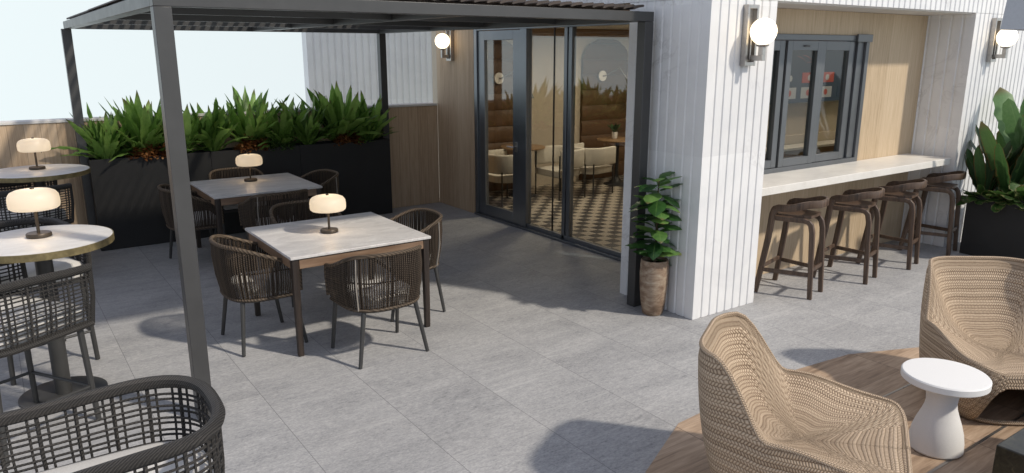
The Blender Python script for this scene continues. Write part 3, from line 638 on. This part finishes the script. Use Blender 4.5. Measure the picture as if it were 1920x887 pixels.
# woven cord bar chairs (face +y)
def make_bar_chair(label):
    t = thing('bar_chair', label, 'bar chair', group='charcoal cord bar chairs')
    W, D, ZT_, ZB_ = .285, .27, .955, .60
    n = 60; top = resample([(x, y, 0) for x, y in upath(W, -D, .40, 40, p=2.7)], n); top = [Vector((p.x, p.y, ZT_ - .02 * sstep(-.1, .36, p.y))) for p in top]
    bot = [Vector((p.x * .96, p.y * .95, ZB_)) for p in top]
    m = MB(); m.tube(top, .023, 10); m.build('top_rim', M['cord_rim'], t)
    m = MB(); m.tube(bot, .019, 8)
    for s in (0, -1): m.tube([top[s], top[s].lerp(bot[s], .5) + Vector((0, .012, 0)), bot[s]], .014, 8)
    m.build('lower_rim', M['cord_rim'], t)
    m = MB()
    rows = 15
    for k in range(1, rows):
        f = k / rows
        m.tube([a.lerp(b, f) + Vector((a.x, a.y, 0)).normalized() * .004 * (1 if k % 2 else -1) for a, b in zip(top, bot)], .0048, 5)
    m.build('cross_cords', M['cord'], t)
    m = MB()
    for i in range(1, n - 1):
        if i % 4 == 3: continue
        r = .0075 if i % 4 == 1 else .0046
        a, b = top[i], bot[i]; m.tube([a, a.lerp(b, .5) + Vector((a.x, a.y, 0)).normalized() * .006, b], r, 5)
    m.build('upright_cords', M['cord'], t)
    m = MB(); out = upath(.262, -.245, .33, 24, p=3); k = len(out); vs = []; lays = ((.93, .615), (1, .625), (1.01, .70), (.98, .725), (.85, .738), (.4, .745))
    for s, z in lays: vs += [(x * s, y * s, z) for x, y in out]
    m.add(vs, [(l * k + i, l * k + (i + 1) % k, (l + 1) * k + (i + 1) % k, (l + 1) * k + i) for l in range(len(lays) - 1) for i in range(k)] + [tuple(range(k - 1, -1, -1)), tuple(range((len(lays) - 1) * k, len(lays) * k))]); m.build('cushion', M['fabric'], t, sharp=60)
    m = MB(); m.plan([(x * .98, y * .98) for x, y in upath(.262, -.245, .34, 24, p=3)], .592, .612); m.build('seat_base', M['leg_metal'], t)
    for sx in (1, -1):
        for y0, y1 in ((.315, .335), (-.19, -.225)):
            m = MB(); m.tube([(sx * .245, y0, .592), (sx * .268, y1, .004)], .0185, 10, scale=[1, .85]); m.build('leg', M['leg_metal'], t)
    f = MB()
    f.tube([(-.259, .328, .22), (.259, .328, .22)], .010, 8); f.tube([(-.254, -.213, .25), (.254, -.213, .25)], .010, 8)
    for sx in (1, -1): f.tube([(sx * .258, .326, .22), (sx * .254, -.212, .25)], .010, 8)
    f.build('footrest', M['leg_metal'], t)
    return t
bc = make_bar_chair('charcoal cord bar chair in front of the nearer round bar table, sideways to the viewer')
bc.location = (-.125, 4.805, 0); bc.rotation_euler = (0, 0, radians(-57))
dup(bc, (.06, 6.02, 0), pi + .3, 'charcoal cord bar chair behind the nearer round bar table, facing it')
dup(bc, (.06, 7.98, 0), radians(-57), 'charcoal cord bar chair between the two round bar tables')
dup(bc, (.12, 8.98, 0), pi + .2, 'charcoal cord bar chair against the oak parapet at the far round table')
dup(bc, (.245, 2.575, 0), pi / 2 - .02, 'large charcoal cord bar chair seen from above in the near corner')

# ------------------------------------------------------------------ bar stools (face +y)
def make_stool(label):
    t = thing('bar_stool', label, 'bar stool', group='walnut bar stools')
    FW, BW, FY, BY = .235, .145, .235, -.225      # half widths at floor
    for s in (1, -1):
        # front leg rising into the arm
        m = MB(); m.sweep([(s * FW, FY, .003), (s * .205, .17, .5), (s * .195, .148, .74), (s * .193, .135, .785)], rrect(.040, .052, .009, 2), up=(0, 1, 0), scale=[.85, 1, 1.05, 1.0]); m.build('leg', M['stool'], t)
        m = MB(); m.sweep([(s * BW, BY, .003), (s * .135, -.19, .6), (s * .133, -.175, .665), (s * .135, -.15, .693), (s * .142, -.11, .703), (s * .178, .125, .703)], rrect(.040, .047, .009, 2), up=(0, 1, .3), scale=[.85, 1, 1, 1, 1, 1]); m.build('leg', M['stool'], t)
    # bent rail: arms flow from the front legs round the back
    pts = []
    for i in range(25):
        a = -pi * i / 24; c, q = cos(a), sin(a); x = .20 * math.copysign(abs(c) ** .75, c); y = -.235 * abs(q) ** .8
        pts.append(Vector((x, y, .80 + .055 * sstep(.05, -.2, y))))
    path = [Vector((.193, .142, .755)), Vector((.194, .128, .783)), Vector((.196, .10, .795)), Vector((.2, .05, .799))] + pts + [Vector((-.2, .05, .799)), Vector((-.196, .10, .795)), Vector((-.194, .128, .783)), Vector((-.193, .142, .755))]
    m = MB(); m.sweep(path, rrect(.028, .066, .008, 2), up=(0, 0, 1), fixed=True); m.build('back_rail', M['stool'], t)
    m = MB(); N = 8; vs = []
    for lay, z in ((0, .722), (1, .742)):
        for j in range(N + 1):
            for i in range(N + 1):
                u = i / N * 2 - 1; v = j / N * 2 - 1; w = .155 + .02 * v
                d = .012 * (1 - u * u) * (1 - v * v) if lay else 0
                vs.append((w * u * (1 - .06 * v * v), -.01 + .165 * v * (1 - .05 * u * u), z - d + .012 * (v < -.7) * lay * (-v - .7)))
    K = (N + 1) ** 2; fs = []
    for j in range(N):
        for i in range(N):
            a = j * (N + 1) + i; fs += [(a, a + N + 1, a + N + 2, a + 1), (K + a, K + a + 1, K + a + N + 2, K + a + N + 1)]
    ring = [i for i in range(N + 1)] + [j * (N + 1) + N for j in range(1, N + 1)] + [N * (N + 1) + i for i in range(N - 1, -1, -1)] + [j * (N + 1) for j in range(N - 1, 0, -1)]
    for a, b in zip(ring, ring[1:] + ring[:1]): fs.append((a, b, K + b, K + a))
    m.add(vs, fs); m.build('seat', M['stool'], t)
    m = MB()
    def lerpx(a, b, z, z0=0, z1=.6): return a + (b - a) * (z - z0) / (z1 - z0)
    z = .22
    fx, fy = lerpx(FW, .205, z, 0, .5), lerpx(FY, .17, z, 0, .5); bx, by = lerpx(BW, .135, z), lerpx(BY, -.19, z)
    for s in (1, -1): m.sweep([(s * fx, fy - .01, z), (s * bx, by + .01, z)], rrect(.02, .036, .004, 1), up=(0, 0, 1))
    m.sweep([(-fx, fy, z + .02), (fx, fy, z + .02)], rrect(.02, .036, .004, 1)); m.sweep([(-bx, by, z + .045), (bx, by, z + .045)], rrect(.02, .036, .004, 1)); m.build('footrest', M['stool'], t)
    return t
st = make_stool('dark walnut bar stool nearest the white pier under the counter')
ST = [(5.86, 3.915, .26, 'dark walnut bar stool nearest the white pier under the counter'), (6.70, 3.88, .24, 'second dark walnut bar stool from the white pier'), (7.52, 3.90, .24, 'third dark walnut bar stool from the white pier'), (8.40, 3.93, .22, 'dark walnut bar stool at the far end of the counter beside the black planter')]
for i, (x, y, r, lab) in enumerate(ST):
    if i == 0: st.location = (x, y, 0); st.rotation_euler = (0, 0, r)
    else: dup(st, (x, y, 0), r, lab)

# ------------------------------------------------------------------ potted ficus by the pier
t = thing('clay_pot', 'tall weathered clay pot at the foot of the white pier', 'pot', (4.375, 4.205, 0))
m = MB(); m.lathe([(0, .002), (.078, .002), (.086, .012), (.104, .12), (.116, .26), (.119, .36), (.115, .44), (.113, .468), (.108, .474), (.10, .470), (.10, .42), (1e-6, .42)], 40); m.build('pot', M['pot'], t)
m = MB(); m.lathe([(.0995, .432), (.06, .44), (1e-6, .437)], 24, cap=False); m.build('soil', M['soil'], t)
fp = thing('ficus_plant', 'broad leaved green ficus growing in the clay pot', 'plant', (4.375, 4.205, .435))
m = MB(); m.tube([(0, 0, 0), (.012, .006, .25), (-.006, 0, .5), (.01, 0, .72)], .009, 8, scale=[1.2, 1, .8, .5]); m.tube([(.02, .02, 0), (.05, .03, .3), (.06, .01, .5)], .006, 6); m.build('stem', M['stem'], fp)
m = MB()
for i in range(56):
    z = .03 + .69 * (i / 56) ** .95 ; az = i * 2.4 + random.uniform(-.3, .3); L = random.uniform(.17, .25) * (1.05 - .25 * abs(z - .4))
    leafstrip(m, (.012 * cos(az), .012 * sin(az), z), az, random.uniform(-.15, .75), L + .02, L * random.uniform(.5, .66), random.uniform(.5, 1.3), random.uniform(-.5, .5), 10, .2, .12, .48)
m.build('leaves', M['ficus'], fp, sharp=80)

# ------------------------------------------------------------------ right black planter and its plants
t = thing('planter_box', 'black planter box right of the bar stools below the wall lamp', 'planter', (8.53, 2.5, 0)); m = MB()
m.box(0, .02, 0, 1.17, .002, .66); m.box(.62, .64, 0, 1.17, .002, .66); m.box(.02, .62, 0, .02, .002, .66); m.box(.02, .62, 1.15, 1.17, .002, .66); m.build('box', M['planter'], t, bevel=.003)
m = MB(); m.box(.02, .62, .02, 1.15, .58, .61); m.build('soil', M['soil'], t)
def rosette(label, loc, n, L, W, mat, emin, emax, bend, name='broad_leaf_plant', wave=.2):
    m = MB()
    for i in range(n):
        az = i * 2.4 + random.uniform(-.3, .3); l = L * random.uniform(.65, 1.05)
        leafstrip(m, (.03 * cos(az), .03 * sin(az), 0), az, random.uniform(emin, emax), l, W * random.uniform(.8, 1.1), random.uniform(.3, 1) * bend, random.uniform(-.6, .6), 12, .3, wave, .55, True)
    return tag(m.build(name, mat, sharp=80, loc=loc), label, 'plant')
rosette('dark green red edged plant nearest the bar in the right planter', (8.75, 3.60, .6), 16, .66, .125, M['redge'], 1.0, 1.5, .4)
rosette('tall dark green red edged plant under the banana leaf', (8.87, 3.42, .6), 15, 1.0, .17, M['redge'], .95, 1.52, .35)
m = MB()
for az, el, L, W in ((.2, 1.5, 1.35, .30), (2.4, 1.42, .95, .27), (4.3, 1.3, 1.0, .24), (5.4, 1.35, 1.2, .3), (1.2, 1.3, 1.1, .26), (3.3, 1.48, .8, .24)):
    st_ = Vector((cos(az) * cos(el), sin(az) * cos(el), sin(el))); m.tube([(0, 0, 0), tuple(st_ * .25), tuple(st_ * .5)], .012, 6); m.uv = (m.uv or []) + [(.5, .5)] * 18
    leafstrip(m, st_ * .46, az, el, L - .3, W, .35, random.uniform(-.5, .5), 14, .25, .22, .5, True)
tag(m.build('banana_plant', M['banana'], sharp=80, loc=(8.95, 3.33, .6)), 'banana plant with one big upright leaf above the right planter', 'plant')
rosette('cream edged variegated plant low in the right planter', (8.68, 3.12, .6), 36, .40, .17, M['varieg'], .2, 1.2, 1.0)
rosette('small cream edged plant at the near left corner of the right planter', (8.63, 3.56, .6), 34, .28, .085, M['varieg'], .1, 1.1, 1.1)
rosette('second cream edged plant between the red edged plants', (8.66, 3.36, .6), 34, .32, .1, M['varieg'], .1, 1.1, 1.1)

# ------------------------------------------------------------------ woven lounge chairs (face +y)
def make_lounge(label):
    t = thing('lounge_chair', label, 'lounge chair', group='woven rattan lounge chairs')
    N = 96
    def plan_r(phi, a, b, p):   # phi 0 = front(+y)
        s, c = sin(phi), cos(phi); return (abs(s / a) ** p + abs(c / b) ** p) ** (-1 / p)
    def rimz(phi):
        d = abs(math.degrees(phi)); d = 360 - d if d > 180 else d
        arm = .355 + .05 * sstep(30, 48, d) + .065 * sstep(48, 100, d); return arm + (.79 - .47) * sstep(109, 135, d)
    def rim(phi):
        d = abs(math.degrees(phi)); d = 360 - d if d > 180 else d
        r = plan_r(phi, .43, .43, (3.4 + 3.4 * (1 - sstep(60, 95, d)) + 1.6 * sstep(115, 135, d))) * (1 + .0 * d); lean = .07 * sstep(110, 160, d)
        return Vector((sin(phi) * r * (1 - .16 * sstep(106, 132, d)), cos(phi) * r - lean, rimz(phi)))
    def base(phi):
        r = plan_r(phi, .35, .33, 4); return Vector((sin(phi) * r, cos(phi) * r, 0.012))
    def zbot(phi):
        d = abs(math.degrees(phi)); d = 360 - d if d > 180 else d
        return .012 + .27 * (1 - sstep(30, 50, d))
    m = MB(); m.uv = []; J = 14; K = 22; vs = []
    phis = [2 * pi * i / N for i in range(N + 1)]
    for ph in phis:
        R = rim(ph); B = base(ph); s = 0; prev = None; zb = zbot(ph); out = []
        for j in range(J + 1):
            f = j / J; z = zb + (R.z - zb) * f; g = z / R.z
            p = Vector((B.x + (R.x - B.x) * (g ** .7), B.y + (R.y - B.y) * (g ** .7), z)); bul = sin(pi * g) * .03; p += Vector((p.x, p.y, 0)).normalized() * bul
            out.append(p)
        cz = .335; cen = Vector((0, -.02, cz))
        for k in range(1, K + 1):
            f = k / K; r = 1 - f; hgt = r ** (2.2 + 1.1 * sstep(.42, .8, R.z))
            p = Vector((cen.x + (R.x - cen.x) * r, cen.y + (R.y - cen.y) * r, cz + (R.z - cz) * hgt - .03 * (1 - hgt) * (1 - r)))
            out.append(p)
        # rounded lip
        d = 0; prev = None
        for idx, p in enumerate(out):
            if prev is not None: d += (p - prev).length
            prev = p; vs.append(p); rr = max(.12, Vector((p.x, p.y)).length); m.uv.append((ph * (.42 if idx <= J else .34), d))
    n = J + K + 1; fs = []
    for i in range(N):
        for j in range(n - 1): fs.append((i * n + j, (i + 1) * n + j, (i + 1) * n + j + 1, i * n + j + 1))
    m.add(vs, fs); o = m.build('woven_shell', M['weave'], t, sharp=70); sol = o.modifiers.new('Solid', 'SOLIDIFY'); sol.thickness = .014; sol.offset = -1
    m = MB(); m.uv = []
    def tube_uv(path, r, closed):
        k0 = len(m.v); m.tube(path, r, 8, closed=closed); L = 0
        for i, p in enumerate(path):
            if i: L += (Vector(p) - Vector(path[i - 1])).length
            for q in range(8): m.uv.append((L, q * r * 1.3 + .3))
    tube_uv([rim(p) + Vector((0, 0, .004)) for p in phis[:-1]], .0125, True)
    low = []
    for p in phis[:-1]:
        zb = zbot(p); B = base(p); R = rim(p); g = (zb / R.z) ** .7; low.append(Vector((B.x + (R.x - B.x) * g, B.y + (R.y - B.y) * g, zb)) * 1.0)
    tube_uv(low, .012, True)
    fl = [Vector((sin(p) * plan_r(p, .35, .33, 4), cos(p) * plan_r(p, .35, .33, 4), .016)) for p in phis if math.degrees(p) < 52 or math.degrees(p) > 308]
    fl = [v for v in sorted(fl, key=lambda v: v.x)]; tube_uv(fl, .014, False)
    m.build('rim_binding', M['weave'], t)
    return t
lc = make_lounge('woven rattan lounge chair in the near right corner facing the dark fire table')
lc.location = (3.03, 1.86, .006); lc.rotation_euler = (0, 0, math.atan2(-.87, .50) - pi / 2)
dup(lc, (4.98, 1.79, .006), math.atan2(-.80, -.60) - pi / 2, 'woven rattan lounge chair behind the white side table, facing the viewer')

# side table and fire table
m = MB(); r = .215
m.lathe([(0, .004), (.131, .004), (.138, .014), (.136, .06), (.128, .11), (.112, .165), (.093, .215), (.080, .255), (.076, .285), (.080, .325), (.091, .37), (.106, .402), (r - .01, .403), (r, .411), (r, .442), (r - .006, .449), (r - .016, .45), (0, .45)], 64)
tag(m.build('side_table', M['terrazzo'], loc=(4.065, 1.725, .003)), 'round white stone side table with waisted pedestal between the lounge chairs', 'side table')
t = thing('fire_table', 'dark mottled stone fire table at the lower right corner', 'fire table', (3.56, .3, .006))
m = MB(); m.box(0, 1.1, -.14, .955, 0, .4); m.build('body', M['granite'], t, bevel=.006)
m = MB(); m.box(.3, .8, .15, .65, .4005, .415); m.build('burner_tray', M['black'], t, bevel=.003)

# parasol whose canopy corner reaches into the view
t = thing('parasol', 'pale grey patio parasol, only its canopy corner in view at the upper right', 'parasol', (2.486, .3375, .002))
m = MB(); h = .5; R4 = [(-h, -h), (h, -h), (h, h), (-h, h)]
vs = [(x, y, 2.188) for x, y in R4] + [(x * .975, y * .975, 2.42) for x, y in R4] + [(0, 0, 2.62)] + [(x * .965, y * .965, 2.41) for x, y in R4] + [(x * .99, y * .99, 2.1885) for x, y in R4]
m.add(vs, [f for i in range(4) for f in ((i, (i + 1) % 4, 4 + (i + 1) % 4, 4 + i), (4 + i, 4 + (i + 1) % 4, 8), (9 + i, 13 + i, 13 + (i + 1) % 4, 9 + (i + 1) % 4), (i, 13 + i, 13 + (i + 1) % 4, (i + 1) % 4))], False); m.build('canopy', M['canvas'], t)
m = MB(); m.tube([(0, 0, .05), (0, 0, 2.6)], .024, 14); m.build('pole', M['nickel'], t)
m = MB(); m.lathe([(0, 0), (.3, 0), (.3, .04), (.05, .06), (.05, .2), (0, .2)], 32); m.build('base', M['black'], t)

# ------------------------------------------------------------------ cafe interior
def armchair(label, x, y, rz):
    t = thing('armchair', label, 'armchair', (x, y, .007), rz, 'beige cafe armchairs')
    m = MB(); out = resample([(a, b, 0) for a, b in upath(.31, -.29, .24, 30)], 40)
    sec = rrect(.06, .27, .025, 3); m.sweep([(p.x, p.y, .60) for p in out], sec, fixed=True); m.build('back', M['uphol'], t, sharp=60)
    m = MB(); o2 = upath(.275, -.26, .27, 24); m.plan([(a * .97, b * .97) for a, b in o2], .33, .34); m.plan(o2, .34, .43); m.build('seat', M['uphol'], t, bevel=.02)
    for sx in (1, -1):
        for yy in (.25, -.24):
            m = MB(); m.tube([(sx * .29, yy, .0), (sx * .29, yy, .66 if yy > 0 else .5)], .011, 8); m.build('leg', M['leg_metal'], t)
armchair('beige armchair behind the glass door leaf, left of the cafe table', 6.02, 8.82, -pi / 2)
armchair('beige armchair in the middle glass panel, right of the left cafe table', 7.0, 8.75, pi / 2)
armchair('beige armchair in front of the right cafe table by the mullion', 7.52, 8.72, -pi / 2 + .2)
def cafe_table(label, x, y, r):
    t = thing('cafe_table', label, 'table', (x, y, .007), 0, 'round oak cafe tables')
    m = MB(); m.lathe([(0, .725), (r - .01, .725), (r, .732), (r, .745), (r - .006, .75), (0, .75)], 48); m.build('table_top', M['cafe_wood'], t)
    m = MB(); m.lathe([(0, .0), (.21, 0), (.21, .012), (.13, .03), (.05, .10), (.032, .16), (.032, .70), (.07, .7245), (0, .7245)], 28); m.build('pedestal', M['black'], t)
cafe_table('round oak cafe table behind the door handle', 6.55, 9.1, .34)
cafe_table('round oak cafe table with a small potted plant on it', 8.42, 9.05, .34)
t = thing('pot_plant', 'small dark succulent in a white pot on the right cafe table', 'plant', (8.40, 9.1, .7575))
m = MB(); m.lathe([(0, .001), (.04, .001), (.045, .01), (.047, .11), (.04, .11), (1e-6, .1)], 20); m.build('pot', M['white'], t)
m = MB()
for i in range(16): leafstrip(m, (0, 0, .1), i * 2.4, random.uniform(.6, 1.5), random.uniform(.12, .2), .05, random.uniform(.1, .6), 0, 6, .3, 0, .5)
m.build('leaves', M['redge'], t, sharp=80)
def swing_lamp(label, x, z):
    t = thing('swing_arm_lamp', label, 'wall lamp', (x, 9.56, z), 0, 'swing arm wall lamps in the cafe')
    m = MB(); m.lathe([(0, 0), (.085, 0), (.085, .02), (0, .025)], 28); m.v = [(a, -c, b) for a, b, c in m.v]; m.f = [f[::-1] for f in m.f]; m.build('wall_plate', M['white'], t)
    m = MB(); m.tube([(0, -.02, 0), (.0, -.06, 0), (.2, -.2, .13), (.36, -.3, -.12)], .009, 8); m.build('arm', M['nickel'], t)
    m = MB(); m.lathe([(.02, 0), (.025, -.06), (.075, -.17), (.07, -.17), (.02, -.05)], 20, (.36, -.3, -.12), cap=False); m.build('lamp_shade', M['frame'], t)
swing_lamp('swing arm lamp on the leather niche behind the door leaf', 6.42, 1.75); swing_lamp('swing arm lamp on the leather niche above the right cafe table', 8.50, 1.75)
for k, (x, y, lab) in enumerate(((6.3, 8.0, 'added round fill lamp above the left cafe table'), (8.2, 8.0, 'added round fill lamp above the right cafe table'), (9.5, 7.2, 'added round fill lamp deep inside the cafe'), (7.3, 5.0, 'added round fill lamp behind the serving window'), (9.0, 5.0, 'added round fill lamp behind the serving bar, deeper in'))):
    t = thing('added_ceiling_lamp', lab, 'ceiling lamp', (x, y, 2.49 if y > 5.6 else 2.525), 0, 'added fill lamps in the cafe')  # unseen lamps added on the ceiling to brighten the interior
    m = MB(); m.lathe([(0, -.03), (.09, -.03), (.1, -.02), (.1, 0), (0, 0)], 28); m.build('diffuser', M['fill_lamp'], t)
    L = bpy.data.lights.new('lamp_light', 'AREA'); L.shape = 'DISK'; L.size = .3; L.energy = 34 if y > 5.6 else 9; L.color = (1, .80, .58); lo = bpy.data.objects.new('lamp_light', L); C.objects.link(lo); lo.parent = t; lo.location = (0, 0, -.04)
# menu screen inside the bar
t = thing('menu_screen', 'wide menu screen with red and white picture tiles seen through the bar window', 'screen', (7.9, 5.455, 1.2))
m = MB(); m.box(-.5, 1.75, -.03, 0, .35, 1.12); m.build('screen', M['m_dark'], t, bevel=.004)
for x, z, w, h, k in ((-.30, .57, .26, .13, 'm_dark'), (.06, .58, .28, .12, 'm_red'), (.42, .58, .28, .12, 'm_red'), (-.30, .40, .26, .13, 'm_white'), (.06, .40, .26, .13, 'm_white'), (.42, .40, .26, .13, 'm_white'), (.80, .40, .3, .13, 'm_dark')):
    m = MB(); m.box(x, x + w, -.036, -.031, z, z + h); p = m.build('picture_tile', M[k], t)
    m2 = MB(); m2.lathe([(0, 0), (.036, 0), (.036, .003), (0, .003)], 12, (0, 0, 0)); m2.v = [(a + x + w / 2, -.0365 - c, b + z + h / 2) for a, b, c in m2.v]; m2.f = [f[::-1] for f in m2.f]; m2.build('icon', M['m_red' if k == 'm_white' else 'm_white'], p)
m = MB()
for a in range(7): leafstrip(m, (.1 + .05 * a, -.033, .83 + .03 * sin(a)), random.uniform(-.3, .3) + (0 if a % 2 else pi), random.uniform(-.5, .8), .2, .07, .6, 0, 6, .1, 0, .5)
m.v = [(a, -.033 - abs(b + .033) * .02, c) for a, b, c in m.v]; m.build('fish_picture', M['m_red'], t)
t = thing('back_counter', 'brown back counter with pale top inside the serving bar', 'counter', (8, 5.2, .007)); m = MB(); m.box(-1.5, 3.5, .05, .24, 0, 1.02); m.build('cabinet', M['cafe_wood'], t); m = MB(); m.box(-1.52, 3.52, .02, .245, 1.021, 1.05); m.build('worktop', M['counter'], t, bevel=.003)

# ------------------------------------------------------------------ light, sky, camera
AZ, EL = radians(121), radians(43)
d = Vector((cos(AZ) * cos(EL), sin(AZ) * cos(EL), -sin(EL)))
sl = bpy.data.lights.new('sun', 'SUN'); sl.energy = 3.3; sl.angle = radians(2.8); sl.color = (1, .92, .80)
so = bpy.data.objects.new('sun', sl); C.objects.link(so); so.rotation_euler = d.to_track_quat('-Z', 'Y').to_euler(); so.location = (5, -5, 9)
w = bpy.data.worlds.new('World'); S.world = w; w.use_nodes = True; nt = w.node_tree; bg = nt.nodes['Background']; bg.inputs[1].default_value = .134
sk = nt.nodes.new('ShaderNodeTexSky'); sk.sky_type = 'NISHITA'; sk.sun_disc = False; sk.sun_elevation = EL; sk.sun_rotation = math.atan2(-d.x, -d.y); sk.altitude = 0; sk.air_density = 1.0; sk.dust_density = .3; sk.ozone_density = 2.0
tc = nt.nodes.new('ShaderNodeTexCoord'); sp = nt.nodes.new('ShaderNodeSeparateXYZ'); mx = nt.nodes.new('ShaderNodeMath'); mx.operation = 'MAXIMUM'; mx.inputs[1].default_value = .06; cb = nt.nodes.new('ShaderNodeCombineXYZ')
nt.links.new(tc.outputs['Generated'], sp.inputs[0]); nt.links.new(sp.outputs[2], mx.inputs[0]); nt.links.new(sp.outputs[0], cb.inputs[0]); nt.links.new(sp.outputs[1], cb.inputs[1]); nt.links.new(mx.outputs[0], cb.inputs[2])
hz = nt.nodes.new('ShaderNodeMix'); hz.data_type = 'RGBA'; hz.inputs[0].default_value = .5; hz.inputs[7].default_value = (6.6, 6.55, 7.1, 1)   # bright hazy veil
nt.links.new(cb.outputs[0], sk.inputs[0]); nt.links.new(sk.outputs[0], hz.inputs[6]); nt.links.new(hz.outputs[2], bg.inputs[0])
cam = bpy.data.cameras.new('camera'); cam.sensor_width = 36; cam.lens = 36 * 1399 / 1920; cam.clip_end = 500; cam.clip_start = .05
co = bpy.data.objects.new('camera', cam); C.objects.link(co); co.location = (0, 0, 2.14); co.rotation_euler = (pi / 2 - math.atan2(346.5, 1399), 0, radians(-34.9)); S.camera = co
S.view_settings.view_transform = 'Standard'; S.view_settings.look = 'None'; S.view_settings.exposure = 0; S.view_settings.gamma = 1
S.cycles.use_denoising = True; S.cycles.max_bounces = 8; S.cycles.diffuse_bounces = 4; S.cycles.transparent_max_bounces = 12; S.cycles.caustics_reflective = False; S.cycles.caustics_refractive = False; S.cycles.sample_clamp_indirect = 4
